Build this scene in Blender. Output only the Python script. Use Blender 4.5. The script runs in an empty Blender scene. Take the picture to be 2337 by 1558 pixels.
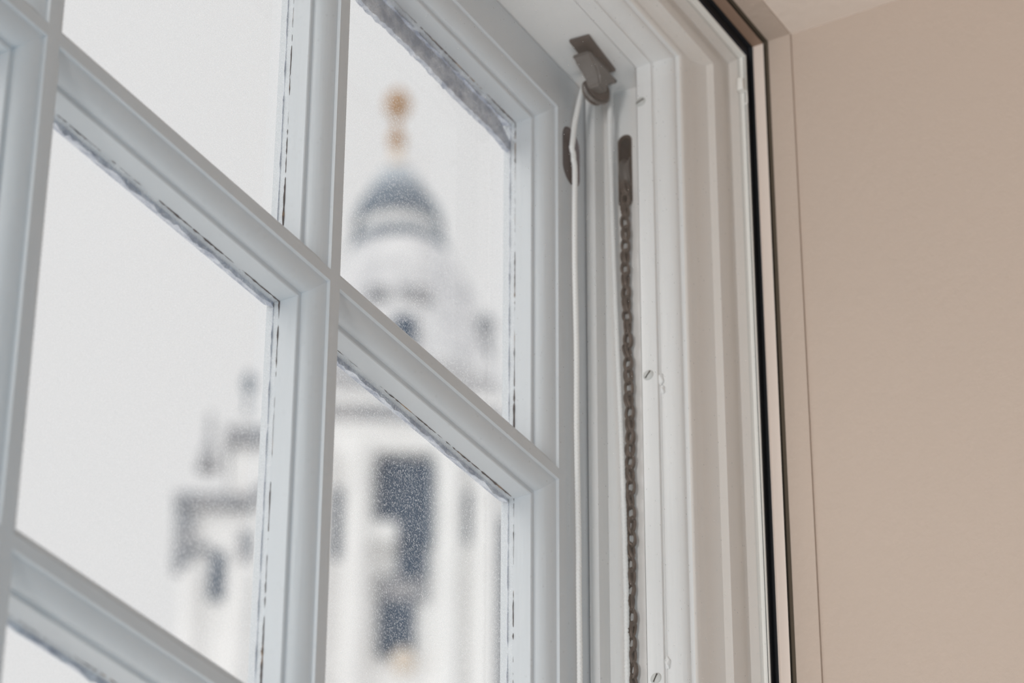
import bpy, bmesh, math, random
from mathutils import Vector, Matrix
random.seed(7)
C = bpy.context.scene.collection
SC = bpy.context.scene
H0 = 1.6                       # eye height above the room floor; camera stands at x=0, y=0
GROUND = -14.0                 # street level outside, the room is upstairs

# ------------------------------------------------------------------ camera
F_PX, W_PX = 7526.39, 2337.0
cam = bpy.data.cameras.new('camera')
cam.sensor_fit = 'HORIZONTAL'; cam.sensor_width = 36.0
cam.lens = F_PX / W_PX * 36.0
cam.clip_start = 0.05; cam.clip_end = 2000
co = bpy.data.objects.new('camera', cam); C.objects.link(co)
yaw, pitch, roll = (math.radians(a) for a in (29.9403, 31.2854, 0.2869))
f = Vector((math.cos(pitch)*math.cos(yaw), math.cos(pitch)*math.sin(yaw), math.sin(pitch)))
r = Vector((math.sin(yaw), -math.cos(yaw), 0)); u = r.cross(f)
r2 = math.cos(roll)*r + math.sin(roll)*u; u2 = -math.sin(roll)*r + math.cos(roll)*u
M = Matrix((r2, u2, -f)).transposed().to_4x4(); M.translation = Vector((0, 0, H0))
co.matrix_world = M
SC.camera = co
cam.dof.use_dof = True
cam.dof.focus_distance = 2.22
cam.dof.aperture_fstop = 8.0

# ------------------------------------------------------------------ world, lights, exposure
w = bpy.data.worlds.new('overcast_sky'); SC.world = w; w.use_nodes = True
bg = w.node_tree.nodes['Background']
bg.inputs[0].default_value = (0.985, 0.985, 0.995, 1); bg.inputs[1].default_value = 0.90
def area(name, loc, target, size, power, col):
    l = bpy.data.lights.new(name, 'AREA'); l.shape = 'RECTANGLE'; l.size, l.size_y = size
    l.energy = power; l.color = col
    o = bpy.data.objects.new(name, l); C.objects.link(o); o.location = loc
    o.rotation_euler = (Vector(target)-Vector(loc)).to_track_quat('-Z', 'Y').to_euler()
    return o
sun = bpy.data.lights.new('sun_behind_cloud', 'SUN'); sun.energy = 1.0; sun.angle = math.radians(40); sun.color = (1, 0.98, 0.95)
so = bpy.data.objects.new('sun_behind_cloud', sun); C.objects.link(so)
so.rotation_euler = Vector((0.85, -0.28, -0.42)).to_track_quat('-Z', 'Y').to_euler()
area('left_fill_light', (-2.2, 0.36, 1.9), (1.6, 1.0, 2.8), (0.7, 1.5), 108, (1.0, 0.98, 0.965))  # unseen light added to brighten the left-facing sides of the jamb
area('low_fill_light', (1.5, 0.40, 0.6), (1.75, 0.85, 3.1), (0.8, 0.6), 13, (1.0, 0.96, 0.92))  # added low light that lifts the soffits and ceiling
area('cool_fill_light', (0.72, 0.12, 2.0), (1.2, 1.0, 2.55), (0.15, 0.25), 1.9, (0.15, 0.66, 1.0))  # added cool light, tints the room-side bar faces blue
SC.view_settings.view_transform = 'Standard'; SC.view_settings.look = 'None'
SC.view_settings.gamma = 1.0; SC.view_settings.exposure = 0.0; SC.view_settings.use_curve_mapping = False
SC.cycles.use_denoising = True
SC.cycles.max_bounces = 10; SC.cycles.transparent_max_bounces = 24
SC.cycles.diffuse_bounces = 6

# ------------------------------------------------------------------ materials
def mat(name, base, rough=0.5, bump=0.0, bscale=40.0, vary=0.0, vscale=6.0, metal=0.0, col2=None, spec=0.5, stretch=None, thresh=None):
    m = bpy.data.materials.new(name); m.use_nodes = True
    nt = m.node_tree; b = nt.nodes['Principled BSDF']
    b.inputs['Base Color'].default_value = (*base, 1); b.inputs['Roughness'].default_value = rough
    b.inputs['Metallic'].default_value = metal; b.inputs['Specular IOR Level'].default_value = spec
    tc = nt.nodes.new('ShaderNodeTexCoord')
    src = tc.outputs['Object']
    if stretch:
        mp = nt.nodes.new('ShaderNodeMapping'); mp.inputs['Scale'].default_value = stretch
        nt.links.new(src, mp.inputs[0]); src = mp.outputs[0]
    if vary or col2:
        n = nt.nodes.new('ShaderNodeTexNoise'); n.inputs['Scale'].default_value = vscale; n.inputs['Detail'].default_value = 6
        nt.links.new(src, n.inputs[0])
        cr = nt.nodes.new('ShaderNodeValToRGB')
        lo, hi = thresh or (0.35, 0.65)
        cr.color_ramp.elements[0].position = lo; cr.color_ramp.elements[1].position = hi
        c2 = col2 or tuple(c*(1-vary) for c in base)
        cr.color_ramp.elements[0].color = (*c2, 1); cr.color_ramp.elements[1].color = (*base, 1)
        nt.links.new(n.outputs[0], cr.inputs[0]); nt.links.new(cr.outputs[0], b.inputs['Base Color'])
    if bump:
        n2 = nt.nodes.new('ShaderNodeTexNoise'); n2.inputs['Scale'].default_value = bscale; n2.inputs['Detail'].default_value = 4
        nt.links.new(src, n2.inputs[0])
        bp = nt.nodes.new('ShaderNodeBump'); bp.inputs['Strength'].default_value = 1.0; bp.inputs['Distance'].default_value = bump
        nt.links.new(n2.outputs[0], bp.inputs['Height']); nt.links.new(bp.outputs[0], b.inputs['Normal'])
    return m
PAINT = mat('white_gloss_paint', (0.88, 0.872, 0.86), 0.38, bump=0.0004, bscale=45, vary=0.03, vscale=9)
PAINT_V = mat('brushed_white_paint_vertical', (0.88, 0.872, 0.86), 0.38, bump=0.0005, bscale=30, vary=0.03, vscale=9, stretch=(6, 6, 0.35))
SASHP = mat('white_sash_paint_shade_toned', (0.68, 0.71, 0.735), 0.38, bump=0.0004, bscale=45, vary=0.03, vscale=9)  # same white paint, darkened and cooled for shade on the bars
SASHP_V = mat('brushed_sash_paint_shade_toned', (0.68, 0.71, 0.735), 0.38, bump=0.0005, bscale=30, vary=0.03, vscale=9, stretch=(6, 6, 0.35))  # brushed version with the same shade put into its colour
LINING = mat('cream_eggshell_paint', (0.84, 0.785, 0.735), 0.5, bump=0.0003, bscale=40, vary=0.02)
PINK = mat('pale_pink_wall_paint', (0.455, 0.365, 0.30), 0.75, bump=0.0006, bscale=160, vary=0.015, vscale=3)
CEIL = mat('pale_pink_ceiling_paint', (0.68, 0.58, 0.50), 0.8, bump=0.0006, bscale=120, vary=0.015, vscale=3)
BLUEW = mat('slate_blue_wall_paint', (0.05, 0.11, 0.19), 0.8)
DARKW = mat('dark_blue_grey_wall_paint', (0.16, 0.22, 0.29), 0.8)  # unseen wall, coloured dark and cool to cut bounce light
ALU = mat('white_coated_aluminium', (0.68, 0.66, 0.62), 0.35, vary=0.02)
BLACK = mat('black_rubber_gasket', (0.006, 0.007, 0.009), 0.6)
NAVY = mat('dark_blue_black_brush_seal', (0.010, 0.018, 0.035), 0.5, bump=0.0002, bscale=300)
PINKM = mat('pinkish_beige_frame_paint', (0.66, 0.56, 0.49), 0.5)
BROWN = mat('dark_brown_gap_shade', (0.075, 0.055, 0.035), 0.8)  # shade of the groove round the frame, put into the colour
BROWNM = mat('frame_head_shaded_brown', (0.26, 0.17, 0.12), 0.6, bump=0.0004, bscale=500)  # frame paint browned to carry the shade of the head soffit
CORD = mat('white_braided_cord', (0.90, 0.89, 0.87), 0.8)
PLATE = mat('dark_grey_brown_metal', (0.10, 0.075, 0.065), 0.45, metal=0.3, vary=0.3, vscale=60)
BLOCK = mat('mid_grey_metal', (0.17, 0.155, 0.145), 0.4, metal=0.3, vary=0.15, vscale=60)
CHAIN = mat('tarnished_bronze_chain', (0.13, 0.098, 0.08), 0.42, metal=0.45, vary=0.5, vscale=120)
PUTTY = mat('weathered_blue_grey_putty', (0.80, 0.83, 0.90), 0.9, bump=0.0012, bscale=260, col2=(0.40, 0.44, 0.54), vscale=110)
RAG = mat('bare_dark_wood_edge', (0.09, 0.075, 0.075), 0.9, col2=(0.36, 0.22, 0.12), vscale=35, thresh=(0.33, 0.42))
OVAL = mat('purple_grey_recess', (0.16, 0.14, 0.15), 0.8)
DARKIN = mat('dark_box_interior', (0.05, 0.045, 0.045), 0.9)
SCREW = mat('painted_over_screw', (0.60, 0.60, 0.58), 0.45)
SLOT = mat('dark_screw_slot', (0.05, 0.05, 0.045), 0.8)
STONE = mat('white_portland_stone', (0.97, 0.965, 0.96), 0.9, vary=0.07, vscale=0.5)
TIERST = mat('mottled_grey_stone', (0.92, 0.92, 0.93), 0.9, col2=(0.62, 0.63, 0.66), vscale=0.9)
SOOT = mat('soot_stained_stone', (0.40, 0.40, 0.42), 0.9, col2=(0.24, 0.27, 0.31), vscale=1.2)
LEAD = mat('blue_grey_lead_roof', (0.10, 0.15, 0.21), 0.7, col2=(0.20, 0.26, 0.32), vscale=1.5)
LEADL = mat('pale_blue_grey_lead', (0.50, 0.56, 0.62), 0.7)
GOLD = mat('gilded_copper', (0.50, 0.27, 0.10), 0.6, col2=(0.36, 0.20, 0.10), vscale=3)
TAN = mat('tan_gilded_stone', (0.80, 0.70, 0.60), 0.9)
LOUV = mat('dark_blue_louvre_opening', (0.018, 0.065, 0.125), 0.8, bump=0.05, bscale=4)
PAVE = mat('grey_street_paving', (0.85, 0.85, 0.84), 0.9, vary=0.1, vscale=0.3)
FLOORM = mat('grey_carpet', (0.09, 0.12, 0.16), 0.95, vary=0.15, vscale=40)

def glass(name, dust=0.0, dscale=900.0, lo=0.60, hi=0.72, tint=(0.977, 0.98, 0.98), refl=0.05, spot=0.0):
    m = bpy.data.materials.new(name); m.use_nodes = True; nt = m.node_tree; N = nt.nodes; L = nt.links
    N.remove(N['Principled BSDF']); out = N['Material Output']
    tr = N.new('ShaderNodeBsdfTransparent'); tr.inputs[0].default_value = (*tint, 1)
    gl = N.new('ShaderNodeBsdfGlossy'); gl.inputs['Roughness'].default_value = 0.02
    lw = N.new('ShaderNodeLayerWeight'); lw.inputs[0].default_value = refl
    # Schlick reflectance of the outer faces only (the ray leaves the slab at the same angle)
    geo = N.new('ShaderNodeNewGeometry')
    p5 = N.new('ShaderNodeMath'); p5.operation = 'POWER'; p5.inputs[1].default_value = 5.0; lw.inputs[0].default_value = 0.5; L.new(lw.outputs['Facing'], p5.inputs[0])
    ma = N.new('ShaderNodeMath'); ma.operation = 'MULTIPLY_ADD'; ma.inputs[1].default_value = 0.9; ma.inputs[2].default_value = refl; L.new(p5.outputs[0], ma.inputs[0])
    nb = N.new('ShaderNodeMath'); nb.operation = 'SUBTRACT'; nb.inputs[0].default_value = 1.0; L.new(geo.outputs['Backfacing'], nb.inputs[1])
    mu = N.new('ShaderNodeMath'); mu.operation = 'MULTIPLY'; L.new(ma.outputs[0], mu.inputs[0]); L.new(nb.outputs[0], mu.inputs[1])
    mx = N.new('ShaderNodeMixShader'); L.new(mu.outputs[0], mx.inputs[0]); L.new(tr.outputs[0], mx.inputs[1]); L.new(gl.outputs[0], mx.inputs[2])
    last = mx.outputs[0]
    tc = N.new('ShaderNodeTexCoord')
    if dust:
        n = N.new('ShaderNodeTexNoise'); n.inputs['Scale'].default_value = dscale; n.inputs['Detail'].default_value = 3
        L.new(tc.outputs['Object'], n.inputs[0])
        mr = N.new('ShaderNodeMapRange'); mr.inputs[1].default_value = lo; mr.inputs[2].default_value = hi; mr.inputs[3].default_value = 0.0; mr.inputs[4].default_value = dust
        L.new(n.outputs[0], mr.inputs[0])
        tl = N.new('ShaderNodeBsdfTranslucent'); tl.inputs[0].default_value = (0.95, 0.96, 0.97, 1)
        m2 = N.new('ShaderNodeMixShader'); L.new(mr.outputs[0], m2.inputs[0]); L.new(last, m2.inputs[1]); L.new(tl.outputs[0], m2.inputs[2]); last = m2.outputs[0]
    if spot:
        v = N.new('ShaderNodeTexVoronoi'); v.inputs['Scale'].default_value = 130
        L.new(tc.outputs['Object'], v.inputs['Vector'])
        mr = N.new('ShaderNodeMapRange'); mr.inputs[1].default_value = 0.045; mr.inputs[2].default_value = 0.075; mr.inputs[3].default_value = spot; mr.inputs[4].default_value = 0.0
        L.new(v.outputs['Distance'], mr.inputs[0])
        df = N.new('ShaderNodeBsdfDiffuse'); df.inputs[0].default_value = (0.95, 0.95, 0.95, 1)
        m3 = N.new('ShaderNodeMixShader'); L.new(mr.outputs[0], m3.inputs[0]); L.new(last, m3.inputs[1]); L.new(df.outputs[0], m3.inputs[2]); last = m3.outputs[0]
    L.new(last, out.inputs[0])
    return m
GLASS = glass('weathered_sash_glass', dust=0.34, dscale=900, lo=0.53, hi=0.68)
GLASS2 = glass('secondary_pane_glass', spot=0.5)

# ------------------------------------------------------------------ helpers
def finish(bm, angle=38, recalc=True):
    bmesh.ops.remove_doubles(bm, verts=bm.verts, dist=1e-6)
    if recalc: bmesh.ops.recalc_face_normals(bm, faces=bm.faces)
def obj(name, bm, m, parent=None, angle=38, smooth=True):
    finish(bm)
    me = bpy.data.meshes.new(name); bm.to_mesh(me); bm.free()
    if smooth:
        for p in me.polygons: p.use_smooth = True
        me.set_sharp_from_angle(angle=math.radians(angle))
    me.materials.append(m)
    o = bpy.data.objects.new(name, me); C.objects.link(o)
    if parent: o.parent = parent; o.matrix_parent_inverse = Matrix.Translation(-parent.location) if False else Matrix()
    return o
def root(name, loc, label=None, cat=None, group=None, kind=None):
    o = bpy.data.objects.new(name, None); C.objects.link(o); o.location = loc; o.empty_display_size = 0.05
    tag(o, label, cat, group, kind); return o
def tag(o, label=None, cat=None, group=None, kind=None):
    if label: o['label'] = label
    if cat: o['category'] = cat
    if group: o['group'] = group
    if kind: o['kind'] = kind
    return o
def B(): return bmesh.new()
def quad(bm, pts):
    return bm.faces.new([bm.verts.new(p) for p in pts])
def box(bm, a, b, mtx=None):
    x0, y0, z0 = a; x1, y1, z1 = b
    P = [(x0,y0,z0),(x1,y0,z0),(x1,y1,z0),(x0,y1,z0),(x0,y0,z1),(x1,y0,z1),(x1,y1,z1),(x0,y1,z1)]
    vs = [bm.verts.new(mtx @ Vector(p) if mtx else p) for p in P]
    for q in ((0,3,2,1),(4,5,6,7),(0,1,5,4),(1,2,6,5),(2,3,7,6),(3,0,4,7)): bm.faces.new([vs[i] for i in q])
def bevel(bm, off, seg=2):
    bmesh.ops.bevel(bm, geom=list(bm.edges), offset=off, segments=seg, affect='EDGES', profile=0.6)
def tube(bm, pts, rad, n=12, mod=None, cap=True):
    pts = [Vector(p) for p in pts]; rings = []
    for i, p in enumerate(pts):
        t = (pts[min(i+1, len(pts)-1)] - pts[max(i-1, 0)]).normalized()
        a = t.cross(Vector((0, 1, 0)));  a = a.normalized() if a.length > 1e-4 else Vector((1, 0, 0)); b = t.cross(a)
        ring = []
        for k in range(n):
            th = 2*math.pi*k/n; rr = rad(i) if callable(rad) else rad
            if mod: rr *= mod(i, th)
            ring.append(bm.verts.new(p + a*math.cos(th)*rr + b*math.sin(th)*rr))
        rings.append(ring)
    for A, Bq in zip(rings, rings[1:]):
        for k in range(n): bm.faces.new((A[k], A[(k+1) % n], Bq[(k+1) % n], Bq[k]))
    if cap:
        bm.faces.new(rings[0]); bm.faces.new(list(reversed(rings[-1])))
def lathe(bm, prof, cx=0, cy=0, n=40, ax=None):
    rings = []
    for rr, z in prof:
        ox = ax(z) if ax else 0
        rings.append([bm.verts.new((cx+ox+max(rr, .001)*math.cos(2*math.pi*k/n), cy+max(rr, .001)*math.sin(2*math.pi*k/n), z)) for k in range(n)])
    for A, Bq in zip(rings, rings[1:]):
        for k in range(n): bm.faces.new((A[k], A[(k+1) % n], Bq[(k+1) % n], Bq[k]))
    bm.faces.new(rings[0]); bm.faces.new(list(reversed(rings[-1])))

# ------------------------------------------------------------------ the window opening, coordinates
D = 1.0                 # y of the room-side face of the upper sash
XC = 1.2                # centre of the window
def mir(x): return 2*XC - x
ZB = -0.55              # bottom of the frame (relative to eye)
def sweep(name, prof, m, parent=None, sides='RHL', angle=38):
    """prof: list of (X right, Z head, h towards the room); mitred at both top corners"""
    bm = B()
    for (a, b) in zip(prof, prof[1:]):
        (x0, z0, h0), (x1, z1, h1) = a, b
        y0, y1 = D-h0, D-h1
        if 'R' in sides: quad(bm, [(x0,y0,ZB+H0),(x0,y0,z0+H0),(x1,y1,z1+H0),(x1,y1,ZB+H0)])
        if 'H' in sides: quad(bm, [(x0,y0,z0+H0),(mir(x0),y0,z0+H0),(mir(x1),y1,z1+H0),(x1,y1,z1+H0)])
        if 'L' in sides: quad(bm, [(mir(x0),y0,ZB+H0),(mir(x0),y0,z0+H0),(mir(x1),y1,z1+H0),(mir(x1),y1,ZB+H0)])
    return obj(name, bm, m, parent, angle)

# room shell ---------------------------------------------------------------
FR = (1.9200, 1.5530, 0.1450)          # front edge of the window box
XW, ZC = 1.9225, 1.5555                # room side wall and ceiling
def struct(o): o['kind'] = 'structure'; return o
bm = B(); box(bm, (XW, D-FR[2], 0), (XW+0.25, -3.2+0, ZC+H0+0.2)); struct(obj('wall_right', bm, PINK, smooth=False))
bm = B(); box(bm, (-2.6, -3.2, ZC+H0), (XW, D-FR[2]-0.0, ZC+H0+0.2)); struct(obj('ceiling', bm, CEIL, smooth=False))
bm = B(); box(bm, (-2.6, -3.2, -0.2), (XW, D+0.3, 0)); struct(obj('floor', bm, FLOORM, smooth=False))
bm = B(); box(bm, (-2.8, -3.4, 0), (XW+0.2, -3.2, ZC+H0+0.2)); struct(obj('wall_back', bm, BLUEW, smooth=False))
bm = B(); box(bm, (-2.8, -3.2, 0), (-2.6, D+0.046, ZC+H0+0.2)); struct(obj('wall_left', bm, DARKW, smooth=False))
bm = B()
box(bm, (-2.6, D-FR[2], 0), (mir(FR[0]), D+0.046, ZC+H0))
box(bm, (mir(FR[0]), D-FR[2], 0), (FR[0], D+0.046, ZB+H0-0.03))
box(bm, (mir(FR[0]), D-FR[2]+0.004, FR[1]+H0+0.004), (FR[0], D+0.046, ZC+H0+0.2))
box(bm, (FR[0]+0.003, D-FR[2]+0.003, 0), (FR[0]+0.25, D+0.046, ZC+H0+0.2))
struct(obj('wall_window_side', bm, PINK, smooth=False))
# plaster window box between the secondary glazing and the wall
o = sweep('trim_1', [(1.9200, 1.5545, 0.1258), (1.9200, 1.5545, 0.1450), (1.9226, 1.5556, 0.1451)], PINK); struct(o)

# ------------------------------------------------------------------ sash moulding profile
W0 = 0.0003
PROF = [(0, 0), (0.0001, 0.0004), (W0, 0.0023)]
for k in range(1, 9):
    t = k/8*math.pi/2; PROF.append((W0+0.0117*math.sin(t), 0.0023+0.0103*(0.35*k/8+0.65*(1-math.cos(t)))))
PROF += [(0.0120, 0.0138), (0.0152, 0.0140), (0.0158, 0.0146), (0.0163, 0.0272), (0.0164, 0.0320), (0.0130, 0.0400)]
SG, HG = 0.0163, 0.0285               # glass edge offset and depth
def strip(bm, side, rect, y0):
    x0, x1, z0, z1 = rect
    for (s, b), (s2, b2) in zip(PROF, PROF[1:]):
        def ends(s, b):
            y = y0+b
            if side == 'L': return (x0+s, y, z0+s), (x0+s, y, z1-s)
            if side == 'R': return (x1-s, y, z0+s), (x1-s, y, z1-s)
            if side == 'B': return (x0+s, y, z0+s), (x1-s, y, z0+s)
            return (x0+s, y, z1-s), (x1-s, y, z1-s)
        a, b_ = ends(s, b); c, d_ = ends(s2, b2)
        quad(bm, [a, b_, d_, c])
def stadium(cx, cz, wx, wz, n=40):
    o = []
    for k in range(n):
        t = 2*math.pi*k/n; o.append((cx+wx*math.cos(t), cz+wx*math.sin(t)+(wz-wx if math.sin(t) >= 0 else wx-wz)))
    return o
def flat(bm, x0, x1, z0, z1, y):  quad(bm, [(x0, y, z0), (x1, y, z0), (x1, y, z1), (x0, y, z1)])
def sash(name, label_kind, xs, zs, y0, xl, xr, zt, zb, tops=True):
    """xs, zs: lists of opening intervals; whole sash parented to a structure Empty"""
    rt = root(name, (0, 0, 0), kind='structure')
    zlo, zhi = zs[-1][0], zs[0][1]
    # rails and stiles
    for nm, (ax0, ax1), side, col in (('stile', (xs[-1][1], xr), 'R', len(xs)-1), ('stile', (xl, xs[0][0]), 'L', 0)):
        bm = B(); pk = side == 'R' and name == 'window_1'
        if pk:
            pc = (1.8255, 1.4300+H0); po = stadium(*pc, 0.0138, 0.0260)
            ring = [bm.verts.new((x, y0, zz)) for x, zz in po]; rec = [bm.verts.new(p) for p in ((ax0, y0, zb), (ax1, y0, zb), (ax1, y0, zt), (ax0, y0, zt))]
            es = [bm.edges.new((v[i], v[(i+1) % len(v)])) for v in (ring, rec) for i in range(len(v))]
            bmesh.ops.triangle_fill(bm, edges=es, use_beauty=True)
        else: flat(bm, ax0, ax1, zb, zt, y0)
        flat(bm, ax0, ax1, zb, zt, y0+0.040)
        quad(bm, [(xr, y0, zb), (xr, y0, zt), (xr, y0+.04, zt), (xr, y0+.04, zb)] if side == 'R' else [(xl, y0, zb), (xl, y0, zt), (xl, y0+.04, zt), (xl, y0+.04, zb)])
        for z0, z1 in zs: strip(bm, side, (*xs[col], z0, z1), y0)
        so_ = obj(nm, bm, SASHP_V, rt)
        if pk:
            bm = B(); a = [bm.verts.new((x, y0+.0002, zz)) for x, zz in po]; b = [bm.verts.new((x, y0+.009, zz)) for x, zz in po]
            for k in range(len(a)): bm.faces.new((a[k], a[(k+1) % len(a)], b[(k+1) % len(a)], b[k]))
            bm.faces.new(b); q = obj('cord_pocket', bm, OVAL, so_); q['label'] = 'dark purple-grey oval recess'
    for nm, z0, z1, side, row in (('top_rail', zhi, zt, 'T', 0), ('bottom_rail', zb, zlo, 'B', len(zs)-1)):
        bm = B(); xbr = sorted(v for x_ in xs for v in x_)
        for xa, xb in zip(xbr, xbr[1:]): flat(bm, xa, xb, z0, z1, y0)
        flat(bm, xs[0][0], xs[-1][1], z0, z1, y0+.04)
        ze = zt if side == 'T' else zb
        quad(bm, [(xl, y0, ze), (xr, y0, ze), (xr, y0+.04, ze), (xl, y0+.04, ze)])
        for x0, x1 in xs: strip(bm, side, (x0, x1, *zs[row]), y0)
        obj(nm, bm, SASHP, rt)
    # vertical bars run through, horizontal bars between them
    zbr = sorted(v for z_ in zs for v in z_)
    for (a0, a1), (b0, b1) in zip(xs, xs[1:]):
        bm = B()
        for za, zc in zip(zbr, zbr[1:]): flat(bm, a1, b0, za, zc, y0)
        flat(bm, a1-0.013, b0+0.013, zlo, zhi, y0+.04)
        for z0, z1 in zs: strip(bm, 'R', (a0, a1, z0, z1), y0); strip(bm, 'L', (b0, b1, z0, z1), y0)
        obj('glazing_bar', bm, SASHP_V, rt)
    for (hi0, hi1), (lo0, lo1) in zip(zs, zs[1:]):
        for x0, x1 in xs:
            bm = B(); flat(bm, x0, x1, lo1, hi0, y0); flat(bm, x0+0.013, x1-0.013, lo1-0.013, hi0+0.013, y0+.04)
            strip(bm, 'T', (x0, x1, lo0, lo1), y0); strip(bm, 'B', (x0, x1, hi0, hi1), y0)
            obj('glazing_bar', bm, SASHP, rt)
    for ci, (x0, x1) in enumerate(xs):
        for ri, (z0, z1) in enumerate(zs):
            bm = B(); g = SG-0.002
            box(bm, (x0+g, y0+HG, z0+g), (x1-g, y0+HG+0.003, z1-g))
            gp = obj('glass_pane', bm, GLASS, rt, smooth=False)
            # ragged cut line of the putty where glass meets wood
            rect = [(x0+SG, z0+SG), (x1-SG, z0+SG), (x1-SG, z1-SG), (x0+SG, z1-SG)]
            bm = B(); pts = []
            for e in range(4):
                (ax, az), (bx, bz) = rect[e], rect[(e+1) % 4]
                n = 90
                for k in range(n):
                    t = k/n; j = random.gauss(0, 0.00022)+0.0005*math.sin(k*.37+e)*random.random()
                    dx, dz = (0, j) if e in (0, 2) else (j, 0)
                    pts.append((ax+(bx-ax)*t+dx, y0+0.0278, az+(bz-az)*t+dz))
            pts.append(pts[0])
            q0 = random.random()*9; rad = [max(0.00008, 0.00028+0.00040*math.sin(k*.11+q0)*math.sin(k*.047+q0)+random.gauss(0, 0.00010)) for k in range(len(pts))]
            tube(bm, pts, lambda i: rad[i], n=6, cap=False)
            obj('ragged_paint_line', bm, RAG, rt)
            # weathered putty fillet on the street side
            bm = B(); n = 60; y1 = y0+HG+0.0035
            for e in range(4):
                (ax, az), (bx, bz) = rect[e], rect[(e+1) % 4]
                inx, inz = ((0, 1), (-1, 0), (0, -1), (1, 0))[e]
                prev = None
                for k in range(n+1):
                    t = k/n; j = 0.0022+random.gauss(0, 0.0006)+0.0009*math.sin(k*.8+e*2)
                    if e == 2: j += (0.0012 if ri else -0.0010)
                    if e in (1, 3): j *= 0.4
                    px, pz = ax+(bx-ax)*t, az+(bz-az)*t
                    cur = [bm.verts.new((px-inx*.0015, y1, pz-inz*.0015)), bm.verts.new((px+inx*j, y1, pz+inz*j)), bm.verts.new((px-inx*.0015, y1+(.008 if e in (0, 2) else .002), pz-inz*.0015))]
                    if prev:
                        for q in range(3): bm.faces.new((prev[q], prev[(q+1) % 3], cur[(q+1) % 3], cur[q]))
                    prev = cur
            obj('putty', bm, PUTTY, rt)
    return rt
FW, FH = 0.0112, 0.0085
xs = [(0.5955, 0.8938), (0.9050, 1.1973), (1.2085, 1.5009), (1.5121, 1.8045)]
zs = [(1.1475, 1.4644), (0.8188, 1.1390), (0.4900, 0.8103)]
zs = [(a+H0, b+H0) for a, b in zs]
upper = sash('window_1', 'upper', xs, zs, D, 0.540, 1.860, 1.5030+H0, 0.445+H0)
zs2 = [(0.08, 0.395), (-0.24, 0.0715), ]
zs2 = [(a+H0, b+H0) for a, b in zs2]
xs2 = [(0.6055, 0.8938), (0.9050, 1.1973), (1.2085, 1.5009), (1.5121, 1.7945)]
lower = sash('window_2', 'lower', xs2, zs2, D-0.049, 0.541, 1.859, 0.44+H0, -0.53+H0)

# stile pocket: the dark oval recess behind the left-hand cord (cut into the stile)
def cut(o, cutter_bm):
    me = bpy.data.meshes.new('c'); finish(cutter_bm); cutter_bm.to_mesh(me); cutter_bm.free()
    c = bpy.data.objects.new('c', me); C.objects.link(c)
    md = o.modifiers.new('b', 'BOOLEAN'); md.operation = 'DIFFERENCE'; md.object = c; md.solver = 'EXACT'
    bpy.context.view_layer.update()
    dg = bpy.context.evaluated_depsgraph_get()
    new = bpy.data.meshes.new_from_object(o.evaluated_get(dg)); o.modifiers.clear(); o.data = new
    bpy.data.objects.remove(c); bpy.data.meshes.remove(me)
def oval_prism(bm, cx, cz, wx, wz, y0, y1, n=36, along='y'):
    """stadium outline, extruded along y or x"""
    a = []; r_ = wx; hz = wz-r_
    for k in range(n):
        t = 2*math.pi*k/n; x = r_*math.cos(t); z = r_*math.sin(t)+(hz if math.sin(t) >= 0 else -hz)
        a.append((x, z))
    def P(x, z, y): return (cx+x, y, cz+z) if along == 'y' else (y, cx+x, cz+z)
    A = [bm.verts.new(P(x, z, y0)) for x, z in a]; Bv = [bm.verts.new(P(x, z, y1)) for x, z in a]
    for k in range(n): bm.faces.new((A[k], A[(k+1) % n], Bv[(k+1) % n], Bv[k]))
    bm.faces.new(A); bm.faces.new(list(reversed(Bv)))

# jambs: pulley stile slabs with their slots, parting beads, head liner -------
def pulley_jamb(x0, x1, cx_face, slots):
    bm = B(); box(bm, (x0, D-0.075, ZB+H0-0.03), (x1, D+0.046, 1.56+H0))
    o = obj('trim_2', bm, PAINT_V, smooth=False); struct(o)
    return o
jr = pulley_jamb(1.8620, 1.8850, 1.862, None)
cb = B(); oval_prism(cb, 0.9726, 1.4290+H0, 0.0058, 0.0330, 1.855, 1.90, along='x'); cut(jr, cb)
jl = pulley_jamb(mir(1.8850), mir(1.8620), None, None)
bm = B(); box(bm, (1.8850, 0.945, 1.36+H0), (1.93, 0.995, 1.50+H0)); struct(obj('trim_3', bm, DARKIN, smooth=False))
# parting beads
for sx in (1, -1):
    bm = B()
    xa, xb = 1.8463, 1.8622
    if sx < 0: xa, xb = mir(xb), mir(xa)
    box(bm, (xa, D-0.0092, ZB+H0), (xb, D-0.0012, 1.5035+H0)); bevel(bm, 0.0010, 2)
    struct(obj('trim_4', bm, PAINT_V))
bm = B(); box(bm, (mir(1.862), D-0.0515, 1.5045+H0), (1.862, D+0.042, 1.56+H0)); struct(obj('trim_5', bm, PAINT, smooth=False))
bm = B(); box(bm, (mir(1.862), D-0.05, ZB+H0-0.02), (1.862, D+0.13, ZB+H0+0.0)); struct(obj('trim_6', bm, PAINT, smooth=False))
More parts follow.
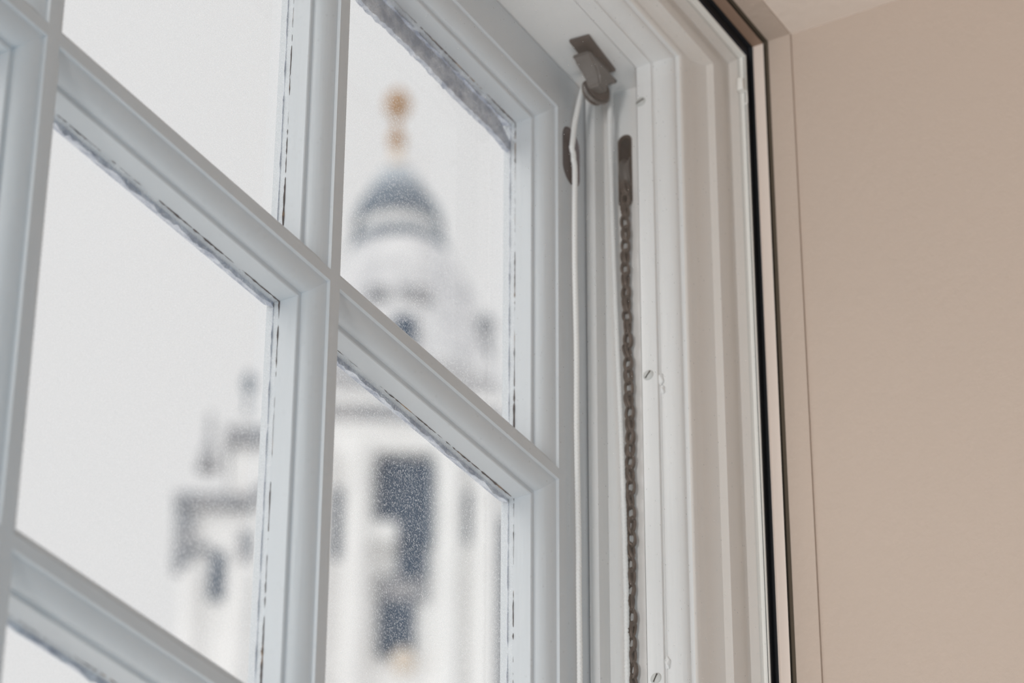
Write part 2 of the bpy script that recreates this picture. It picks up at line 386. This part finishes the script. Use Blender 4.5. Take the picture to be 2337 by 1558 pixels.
# staff bead and moulded lining
stf = [(1.8620, 1.5600, 0.0508), (1.8372, 1.5026, 0.0508), (1.8366, 1.5022, 0.0512), (1.8450, 1.5060, 0.0512), (1.8450, 1.5060, 0.0517), (1.8366, 1.5022, 0.0517), (1.8366, 1.5022, 0.0634), (1.8370, 1.5024, 0.0640), (1.8400, 1.5044, 0.0640), (1.8400, 1.5044, 0.0650)]
for k in range(0, 9):
    t = k/8*math.pi/2; stf.append((1.8404+0.0076*(1-math.cos(t)), 1.5046+0.0052*(1-math.cos(t)), 0.0652+0.0146*math.sin(t)))
stf += [(1.8486, 1.5101, 0.0810), (1.8490, 1.5104, 0.0835)]
stb = struct(sweep('trim_7', stf, PAINT_V))
def lump(y, zz, r_, q):
    bm = B(); bmesh.ops.create_icosphere(bm, subdivisions=3, radius=1.0)
    for v in bm.verts:
        k_ = 1+0.18*math.sin(5*v.co.z+q)*math.cos(4*v.co.y); v.co = Vector((1.8400+v.co.x*.0020*k_, y+v.co.y*r_*k_, zz+H0+v.co.z*r_*2.2*k_))
    obj('paint_lump', bm, PAINT, stb)
lump(0.9350, 1.2210, 0.0024, 0.3); lump(0.9335, 1.2120, 0.0016, 1.7); lump(0.9345, 0.9930, 0.0022, 2.9)
lin = [(1.8488, 1.5102, 0.0825), (1.8490, 1.5103, 0.0835), (1.8500, 1.5108, 0.0846)]
for k in range(1, 7):
    t = k/6; lin.append((1.8500+0.0272*t, 1.5108+0.0048*t, 0.0852+0.0066*t*t))
lin += [(1.8772, 1.5156, 0.0980), (1.8850, 1.5190, 0.1000), (1.8935, 1.5240, 0.1008), (1.8960, 1.5260, 0.1000), (1.9002, 1.5295, 0.1004), (1.9006, 1.5312, 0.1075)]
struct(sweep('trim_8', lin, LINING))

# secondary glazing ---------------------------------------------------------
sg = root('window_3', (0, 0, 0), kind='structure')
def sgp(name, prof, m, label=None):
    o = sweep(name, prof, m, sg)
    if label: o['label'] = label
    return o
sgp('inner_frame', [(1.9006, 1.5312, 0.1075), (1.8996, 1.5304, 0.1078), (1.8996, 1.5304, 0.1096), (1.9006, 1.5312, 0.1100), (1.9012, 1.5318, 0.1132), (1.9000, 1.5312, 0.1148), (1.9010, 1.5322, 0.1150)], ALU, 'white aluminium inner sash edge')
sgp('gasket', [(1.9010, 1.5322, 0.1150), (1.9012, 1.5334, 0.1110), (1.9150, 1.5500, 0.1110), (1.9150, 1.5500, 0.1150)], BLACK, 'black rubber seal')
sgp('brush_seal', [(1.9062, 1.5384, 0.1111), (1.9064, 1.5388, 0.1125), (1.9074, 1.5398, 0.1125), (1.9078, 1.5404, 0.1111)], NAVY, 'dark blue-black brush pile strip')
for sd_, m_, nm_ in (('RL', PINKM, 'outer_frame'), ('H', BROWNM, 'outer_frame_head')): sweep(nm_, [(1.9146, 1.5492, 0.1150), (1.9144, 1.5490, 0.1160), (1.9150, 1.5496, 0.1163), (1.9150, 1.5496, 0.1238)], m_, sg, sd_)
sgp('shadow_gap', [(1.9150, 1.5496, 0.1238), (1.9152, 1.5498, 0.1205), (1.9200, 1.5548, 0.1205), (1.9200, 1.5548, 0.1260)], BROWN, 'dark brown gap round the frame')
bm = B(); box(bm, (mir(1.9010), D-0.1125, ZB+H0), (1.9010, D-0.1095, 1.5318+H0)); obj('glass_pane', bm, GLASS2, sg, smooth=False)
# small white catch with its clip on the inner frame
bm = B(); box(bm, (1.8950, 0.8860, 1.4975+H0), (1.9010, 0.8920, 1.5085+H0)); bevel(bm, 0.0008)
ct = obj('catch', bm, ALU, sg); ct['label'] = 'small white plastic catch block'
bm = B()
tube(bm, [(1.9002, 0.8862, 1.4985+H0), (1.9002, 0.8850, 1.4980+H0), (1.9002, 0.8850, 1.4870+H0), (1.9002, 0.8862, 1.4862+H0), (1.9002, 0.8880, 1.4862+H0)], 0.0005, n=6)
obj('clip', bm, ALU, ct)

# ------------------------------------------------------------------ screws in the staff bead
def screw(y, z, ang, label):
    rt = root('screw', (1.8366, y, z+H0), label, 'screw', 'screws in the white bead')
    bm = B(); lathe(bm, [(0.0001, 0.0012), (0.0030, 0.0010), (0.0040, 0.0004), (0.0043, 0.0)], n=24)
    for v in bm.verts: v.co = Vector((-v.co.z, v.co.x, v.co.y))
    obj('head', bm, SCREW, rt)
    bm = B(); R = Matrix.Rotation(-ang, 4, 'X'); box(bm, (-0.00145, -0.0032, -0.00045), (-0.0004, 0.0032, 0.00045), R)
    obj('slot', bm, SLOT, rt, smooth=False)
screw(0.9432, 1.2252, 0.9, 'painted screw head halfway down the white bead, beside the chain')
screw(0.9420, 0.9820, 1.1, 'painted screw head at the very bottom of the bead, half cut by the frame edge')
screw(0.9452, 1.4690, 0.35, 'small screw head near the top of the bead under the window head')

# ------------------------------------------------------------------ sash cords
def smooth_path(keys, step):
    out = []
    for i in range(len(keys)-1):
        p0 = Vector(keys[max(i-1, 0)]); p1 = Vector(keys[i]); p2 = Vector(keys[i+1]); p3 = Vector(keys[min(i+2, len(keys)-1)])
        n = max(2, int((p2-p1).length/step))
        for k in range(n):
            t = k/n
            out.append(0.5*((2*p1)+(p2-p0)*t+(2*p0-5*p1+4*p2-p3)*t*t+(3*p1-p0-3*p2+p3)*t**3))
    out.append(Vector(keys[-1])); return out
def braid(bm, keys, rad):
    pts = smooth_path(keys, 0.00045)
    pitch_ = 0.0062
    L = [0.0]
    for a, b in zip(pts, pts[1:]): L.append(L[-1]+(b-a).length)
    def mod(i, th):
        ph = 2*math.pi*L[i]/pitch_
        a = abs(math.sin(1.5*th+ph*1.0)); b = abs(math.sin(1.5*th-ph*1.0))
        return 0.86+0.20*max(a, b)**2.0
    tube(bm, pts, rad, n=18, mod=mod)
z = H0
bm = B(); braid(bm, [(1.8240, .9830, 1.4960+z), (1.8222, .9880, 1.4860+z), (1.8175, .992, 1.455+z), (1.8130, .992, 1.4315+z), (1.8128, .9925, 1.4280+z), (1.8152, .9925, 1.4235+z), (1.8146, .992, 1.418+z), (1.8165, .992, 1.409+z), (1.8158, .992, 1.37+z), (1.8156, .992, 1.32+z), (1.8172, .992, 1.25+z), (1.8168, .992, 1.18+z), (1.8184, .992, 1.09+z), (1.8182, .992, 1.06+z), (1.8188, .992, 1.0+z), (1.8188, .992, .93+z), (1.819, .991, .80+z), (1.819, .991, .50+z)], 0.00205)
tag(obj('hanging_cord', bm, CORD, angle=80), 'white braided cord with a kink over the oval recess, hanging down the sash stile', 'cord', 'braided sash cords')
bm = B(); braid(bm, [(1.8400, .9730, 1.5000+z), (1.8435, .9750, 1.488+z), (1.8470, .9780, 1.455+z), (1.8515, .9796, 1.415+z), (1.852, .9775, 1.3024+z), (1.852, .9743, 1.1885+z), (1.852, .9724, 1.08+z), (1.852, .9724, 1.01+z), (1.852, .9724, .93+z), (1.853, .972, .70+z), (1.853, .972, .50+z)], 0.00205)
tag(obj('hanging_cord', bm, CORD, angle=80), 'white braided cord hanging straight beside the bronze chain', 'cord', 'braided sash cords')

# ------------------------------------------------------------------ head pulley bracket
pb = root('pulley_bracket', (1.812, .972, 1.5045+z), 'dark grey metal pulley bracket on the window head carrying both white cords', 'pulley bracket')
def rel(bm, rt):
    for v in bm.verts: v.co -= rt.location
bm = B(); R = Matrix.Translation((1.806, .9705, 1.5030+z)) @ Matrix.Rotation(math.radians(4), 4, 'Z')
box(bm, (-0.024, -0.0085, -0.0015), (0.026, 0.0085, 0.0015), R); bevel(bm, 0.0012); rel(bm, pb)
obj('mounting_plate', bm, PLATE, pb)
bm = B()
# winged cheek: outline in the plane of the head, tapering down to the wheel fork
secs = [(1.4965, -0.0210, 0.0255, -.0072, .0072), (1.4945, -0.0215, 0.0260, -.0076, .0076), (1.4920, -0.0150, 0.0200, -.0074, .0074), (1.4880, -0.0060, 0.0140, -.0068, .0068), (1.4840, -0.0020, 0.0125, -.0060, .0060), (1.4780, 0.0000, 0.0120, -.0052, .0052)]
rings = []
for zz, xa, xb, ya, yb in secs:
    cx, cy = 1.812, .9725
    rings.append([bm.verts.new((cx+x, cy+y, zz+z)) for x, y in ((xa, ya), (xb, ya), (xb, yb), (xa, yb))])
for a, b in zip(rings, rings[1:]):
    for k in range(4): bm.faces.new((a[k], a[(k+1) % 4], b[(k+1) % 4], b[k]))
bm.faces.new(rings[0]); bm.faces.new(rings[-1])
bmesh.ops.bevel(bm, geom=list(bm.edges), offset=0.0014, segments=3, affect='EDGES'); rel(bm, pb)
obj('housing', bm, BLOCK, pb)
bm = B(); box(bm, (1.803, .966, 1.495+z), (1.826, .979, 1.504+z)); bevel(bm, 0.001); rel(bm, pb); obj('spacer', bm, PLATE, pb)
bm = B(); prof = [(0.0010, -.0045), (0.0105, -.0045), (0.0110, -.0040), (0.0088, -.0020), (0.0082, 0), (0.0088, .0020), (0.0110, .0040), (0.0105, .0045), (0.0010, .0045)]
lathe(bm, prof, n=36)
Rw = Matrix.Translation((1.8245, .9775, 1.4835+z)) @ Matrix.Rotation(math.radians(-20), 4, 'Z') @ Matrix.Rotation(math.radians(90), 4, 'X')
for v in bm.verts: v.co = Rw @ v.co
rel(bm, pb); obj('wheel', bm, PLATE, pb)
bm = B(); pts = [(1.8245+math.cos(a)*.0125*math.cos(math.radians(-20)), .9775+math.cos(a)*.0125*math.sin(math.radians(-20)), 1.4830+math.sin(a)*.0095+z) for a in [math.pi*(1.0+k/14) for k in range(15)]]
tube(bm, pts, 0.0016, n=8); rel(bm, pb); obj('guard_loop', bm, BLOCK, pb)

# ------------------------------------------------------------------ axle pulley in the jamb slot
ap = root('axle_pulley', (1.8630, .9726, 1.4290+z), 'dark oval axle pulley set into the slot at the top of the white jamb', 'pulley')
bm = B()
def ring_plate(bm, r0, h0, r1, h1, x0, x1, n=40):
    def st(r_, hz):
        o = []
        for k in range(n):
            t = 2*math.pi*k/n; o.append((r_*math.cos(t), r_*math.sin(t)+(hz-0.0 if math.sin(t) >= 0 else -hz)))
        return o
    a, b = st(r0, h0), st(r1, h1)
    V = [[bm.verts.new((x, p[0], p[1])) for p in q] for q, x in ((a, x0), (b, x0), (b, x1), (a, x1))]
    for i in range(4):
        A, Bq = V[i], V[(i+1) % 4]
        for k in range(n): bm.faces.new((A[k], A[(k+1) % n], Bq[(k+1) % n], Bq[k]))
ring_plate(bm, 0.0050, 0.0265, 0.0061, 0.0275, -0.0016, 0.0004)
obj('face_plate', bm, CHAIN, ap)
bm = B(); lathe(bm, [(0.001, -.0042), (0.0155, -.0042), (0.0160, -.0036), (0.0130, -.0012), (0.0130, .0012), (0.0160, .0036), (0.0155, .0042), (0.001, .0042)], n=40)
Rw = Matrix.Translation((0.0110, 0, 0.0010)) @ Matrix.Rotation(math.radians(90), 4, 'X')
for v in bm.verts: v.co = Rw @ v.co
obj('wheel', bm, BLOCK, ap)
bm = B(); ring_plate(bm, 0.0056, 0.0270, 0.0057, 0.0271, 0.0002, 0.0220); obj('slot_shade_sleeve', bm, DARKIN, ap)  # added sleeve, coloured dark to stand for shade inside the slot

# ------------------------------------------------------------------ sash chain
ch = root('sash_chain', (1.8545, .9695, 1.412+z), 'tarnished bronze sash chain hanging from the oval pulley in the jamb channel', 'chain')
def link_mesh():
    bm = B(); 
    # a pair of figure-of-eight leaves
    for sx in (-1, 1):
        pts = []
        for k in range(20):
            t = 2*math.pi*k/20; wq = 0.0021*(1-0.45*abs(math.cos(t))**6); 
            pts.append((sx*0.0011+0.0003*math.sin(2*t), wq*1.25*math.sin(t), 0.0066*math.cos(t)))
        pts.append(pts[0]); pts.append(pts[1])
        tube(bm, pts, 0.00115, n=7, cap=False)
    tube(bm, [(-0.0024, 0, 0.0052), (0.0024, 0, 0.0052)], 0.0014, n=10)
    finish(bm); me = bpy.data.meshes.new('link'); bm.to_mesh(me); bm.free()
    for p in me.polygons: p.use_smooth = True
    me.materials.append(CHAIN); return me
lm = link_mesh()
nl = 78
for k in range(nl):
    o = bpy.data.objects.new('link', lm); C.objects.link(o); o.parent = ch
    zz = -0.0040 - k*0.0104
    o.location = (random.gauss(0, 0.0003)+0.0006, 0.0006*math.sin(k*.23)+random.gauss(0, .0003)-0.0000030*k, zz)
    o.rotation_euler = (random.gauss(0, 0.07), random.gauss(0, 0.06), (0.15 if k % 2 else 1.25)+random.gauss(0, 0.22))

# ------------------------------------------------------------------ weathered strip outside the top of the pane beside the frame
bm = B(); n = 160; prev = None
for k in range(n+1):
    t = k/n; x = 1.2300+(1.7905-1.2300)*t
    top = 1.4445+0.0012*math.sin(k*.3)*random.random()+random.gauss(0, .0004)
    lowr = 1.4262+random.gauss(0, .0005)+0.0008*math.sin(k*.17)
    e = max(0.0, (t-0.955)/0.045); top -= 0.0150*e**1.6; lowr -= 0.0035*e
    th = 0.004
    cur = [bm.verts.new((x, 1.0325, top+z)), bm.verts.new((x, 1.0330+th, top-.001+z)), bm.verts.new((x, 1.0330+th, lowr+.001+z)), bm.verts.new((x, 1.0325, lowr+z))]
    if prev:
        for q in range(4): bm.faces.new((prev[q], prev[(q+1) % 4], cur[(q+1) % 4], cur[q]))
    else: bm.faces.new(cur)
    prev = cur
bm.faces.new(list(reversed(prev)))
tag(obj('putty_band', bm, PUTTY), 'mottled blue-grey band of old putty along the top edge of the upper right pane', 'putty')

# ------------------------------------------------------------------ outside: the street and the cathedral tower
bm = B(); lathe(bm, [(400, GROUND-1), (400, GROUND)], cx=0, cy=60, n=48); g = obj('street_ground', bm, PAVE, smooth=False); g['kind'] = 'structure'
AZ = math.radians(32.4176); TD = 112.6
base = Vector((math.cos(AZ)*TD, math.sin(AZ)*TD, GROUND))
tw = root('church_tower', base, 'tall white stone baroque church tower with lead dome and gilded finial, blurred beyond the panes', 'tower')
tw.rotation_euler = (0, 0, AZ-math.pi/2)            # local x to the right, local -y towards the window
ZT = H0-GROUND                                       # eye height above the street
def ax(zl):                                          # the upper tiers step slightly to the left
    zz = zl-ZT
    return 0.75 if zz < 60 else 0.05 + 0.70*(78-zz)/18 if zz < 78 else 0.05
KA = 112.6/110
def L(prof): return [(r_*KA, zz*KA+ZT) for r_, zz in prof]
def tpart(name, m, fn, label=None, angle=50):
    bm = B(); fn(bm); o = obj(name, bm, m, tw, angle)
    if label: o['label'] = label
    return o
def pine(bm):
    pr = []
    for k in range(13):
        t = k/12; pr.append((0.60*math.sin(math.pi*min(1, t*0.94+0.03))**0.8*(1-0.25*t)+0.02, 77.35+1.5*t))
    lathe(bm, L(pr), n=24, ax=ax)
tpart('pineapple_finial', GOLD, pine, 'gilded pineapple finial')
tpart('finial_ball', GOLD, lambda bm: lathe(bm, L([(0.05, 75.8), (0.30, 75.95), (0.36, 76.2), (0.32, 76.5), (0.15, 76.75), (0.10, 77.4)]), n=20, ax=ax), 'gilded ball')
tpart('finial_neck', TAN, lambda bm: lathe(bm, L([(0.60, 74.7), (0.42, 75.0), (0.25, 75.5), (0.18, 75.9)]), n=20, ax=ax))
tpart('lantern_cap', LEADL, lambda bm: lathe(bm, L([(1.20, 73.5), (1.12, 73.9), (0.85, 74.3), (0.60, 74.75), (0.50, 74.85)]), n=32, ax=ax), 'pale lead cap')
tpart('dome', LEAD, lambda bm: lathe(bm, L([(1.55, 71.9), (1.83, 71.95), (1.80, 72.3), (1.62, 72.9), (1.35, 73.35), (1.18, 73.6)]), n=40, ax=ax), 'blue-grey lead bell roof')
tpart('drum', STONE, lambda bm: lathe(bm, L([(1.50, 70.7), (1.52, 71.0), (1.58, 71.9)]), n=40, ax=ax))
tpart('drum_cornice', LEAD, lambda bm: lathe(bm, L([(1.75, 70.55), (2.0, 70.65), (1.98, 71.05), (1.5, 71.25)]), n=40, ax=ax), 'soot-darkened cornice ring')
def tiers(bm):
    lathe(bm, L([(4.0, 63.9), (3.75, 65.0), (3.45, 66.2), (3.2, 67.0), (3.15, 67.4), (3.0, 67.6), (2.95, 68.6), (2.6, 69.4), (2.45, 69.9), (2.0, 70.5), (1.7, 70.7)]), n=48, ax=ax)
tpart('stepped_tier', TIERST, tiers)
for lx, lz, sz in ((-0.95, 68.5, .42), (0.55, 68.5, .62)):
    tpart('scroll_niche', SOOT, lambda bm: box(bm, (lx-sz+ax(lz+ZT), -3.55, lz-.35+ZT), (lx+sz+ax(lz+ZT), -2.9, lz+.25+ZT)))
for lx, s in ((0.05, .45), (-2.35, .35)):
    tpart('oculus', LOUV, lambda bm: box(bm, (lx-s+ax(66.6+ZT), -4.1+abs(lx)*.2, 65.7+ZT), (lx+s+ax(66.6+ZT), -3.2, 67.1+ZT)), 'dark opening')
for lx, ly in ((3.2, -1.4), (-3.2, -1.4), (2.6, 1.8), (-2.6, 1.8)):
    tpart('urn', SOOT, lambda bm: lathe(bm, L([(.30, 65.2), (.35, 65.9), (.15, 66.1), (.42, 66.6), (.38, 66.95), (.12, 67.2), (.03, 67.5)]), cx=lx+.55, cy=ly, n=20), 'sooty stone urn')
# main cornice, belfry
def cornice(bm):
    for r_, z0, z1 in ((3.9, 63.55, 64.0), (3.65, 62.6, 62.95), (3.5, 61.75, 62.6)):
        box(bm, (0.6-r_, -r_+.6, z0+ZT), (0.6+r_, r_, z1+ZT))
tpart('main_cornice', STONE, cornice)
tpart('cornice_soot_band', SOOT, lambda bm: box(bm, (0.6-3.72, -3.15, 62.95+ZT), (0.6+3.7, 3.7, 63.55+ZT)), 'soot-darkened frieze')  # sooty frieze between the cornice steps
tpart('belfry_core', STONE, lambda bm: (box(bm, (0.6-2.9, -2.3, 0), (0.6+2.9, 2.9, 61.75+ZT)), box(bm, (0.6-2.9, -2.9, 0), (0.6-1.35, -2.3, 61.75+ZT)), box(bm, (0.6+1.35, -2.9, 0), (0.6+2.9, -2.3, 61.75+ZT)),
      box(bm, (0.6-1.35, -2.9, 0), (0.6+1.35, -2.3, 52.6+ZT))))
tpart('belfry_opening', LOUV, lambda bm: (box(bm, (-.38, -2.5, 57.9+ZT), (1.80, -2.25, 61.6+ZT)), box(bm, (0.50, -2.55, 56.5+ZT), (1.62, -2.25, 57.9+ZT))), 'tall dark louvred opening')
tpart('belfry_opening', LOUV, lambda bm: box(bm, (-.16, -2.5, 53.3+ZT), (1.20, -2.25, 55.55+ZT)), 'lower dark opening')
tpart('panel', SOOT, lambda bm: box(bm, (-.3, -2.45, 55.6+ZT), (1.7, -2.2, 56.6+ZT)), 'grey stained panel between openings')
tpart('clock_ledge', STONE, lambda bm: box(bm, (-.55, -3.1, 57.75+ZT), (.45, -2.3, 58.55+ZT)))
tpart('gilded_ornament', TAN, lambda bm: lathe(bm, [(r_, q+ZT) for r_, q in ((.05, 52.3), (.35, 52.5), (.45, 52.9), (.3, 53.2), (.05, 53.4))], cx=.8, cy=-3.0, n=20), 'tan gilded ornament')
for cx in (-1.05, -2.6, 2.45, 3.75):
    tpart('column', STONE, lambda bm: lathe(bm, [(.58, 30), (.52, 50+ZT), (.48, 60.5+ZT), (.60, 60.9+ZT), (.66, 61.7+ZT)], cx=cx, cy=-3.15, n=24))
tpart('side_opening', LOUV, lambda bm: box(bm, (-1.95, -2.98, 57.0+ZT), (-1.62, -2.8, 60.0+ZT)), 'narrow dark slit')
tpart('side_opening', LOUV, lambda bm: box(bm, (3.0, -3.0, 57.8+ZT), (3.35, -2.7, 60.0+ZT)), 'narrow dark slit')
tpart('right_wing', STONE, lambda bm: box(bm, (3.5, -2.4, 0), (6.5, 2.5, 61.75+ZT)))
tpart('side_opening', LOUV, lambda bm: box(bm, (4.35, -2.55, 50.0+ZT), (5.2, -2.35, 59.1+ZT)), 'tall dark slit beside the right column')

pd = root('church_gable', base, 'blurred white stone gable with pinnacles and a dark slot, left of the tower', 'building')
pd.rotation_euler = tw.rotation_euler
def ppart(name, m, fn, label=None):
    bm = B(); fn(bm); o = obj(name, bm, m, pd, 50)
    if label: o['label'] = label
    return o
ppart('body', STONE, lambda bm: (box(bm, (-7.6, -1.8, 0), (-3.9, 3, 60.0+ZT)), box(bm, (-6.0, -1.5, 60+ZT), (-3.9, 2, 62.6+ZT))))
ppart('cornice', SOOT, lambda bm: (box(bm, (-8.0, -2.2, 59.5+ZT), (-5.3, 3.2, 60.1+ZT)), box(bm, (-6.25, -1.9, 62.5+ZT), (-3.9, 2.2, 63.2+ZT))), 'soot-darkened cornice')
def rake(bm):
    for x0, z0, x1, z1 in ((-5.4, 59.6, -3.9, 61.0),):
        vs = [bm.verts.new((x, y, zz+ZT)) for x, zz in ((x0, z0-.25), (x1, z1-.3), (x1, z1+.25), (x0, z0+.35)) for y in (-2.2, -1.6)]
        for q in ((0,2,4,6),(1,3,5,7),(0,1,3,2),(2,3,5,4),(4,5,7,6),(6,7,1,0)): bm.faces.new([vs[i] for i in q])
ppart('raking_moulding', SOOT, rake)
ppart('bracket', SOOT, lambda bm: box(bm, (-7.95, -2.1, 56.8+ZT), (-7.2, -1.7, 59.4+ZT)), 'grey stained bracket')
ppart('soffit_moulding', SOOT, lambda bm: box(bm, (-7.2, -2.0, 57.7+ZT), (-6.5, -1.75, 58.0+ZT)))
ppart('bracket', SOOT, lambda bm: box(bm, (-5.5, -2.0, 57.4+ZT), (-5.0, -1.75, 58.6+ZT)))
ppart('slot_opening', LOUV, lambda bm: box(bm, (-6.5, -1.95, 55.7+ZT), (-6.0, -1.7, 57.7+ZT)), 'dark slot')
ppart('column', STONE, lambda bm: lathe(bm, [(.35, 20), (.33, 56.9+ZT)], cx=-7.2, cy=-2.0, n=20))
ppart('column', STONE, lambda bm: lathe(bm, [(.40, 20), (.38, 56.9+ZT)], cx=-5.4, cy=-2.0, n=20))
ppart('pinnacle', SOOT, lambda bm: lathe(bm, L([(.45, 60.0), (.25, 60.8), (.12, 61.2), (.10, 62.3), (.02, 62.5)]), cx=-6.85, cy=-1.6, n=16), 'slim grey pinnacle')
ppart('statue', LEAD, lambda bm: lathe(bm, L([(.12, 63.1), (.06, 63.8), (.22, 64.1), (.26, 64.4), (.18, 64.7), (.03, 65.0)]), cx=-5.5, cy=-.5, n=16), 'small dark urn on a spike')
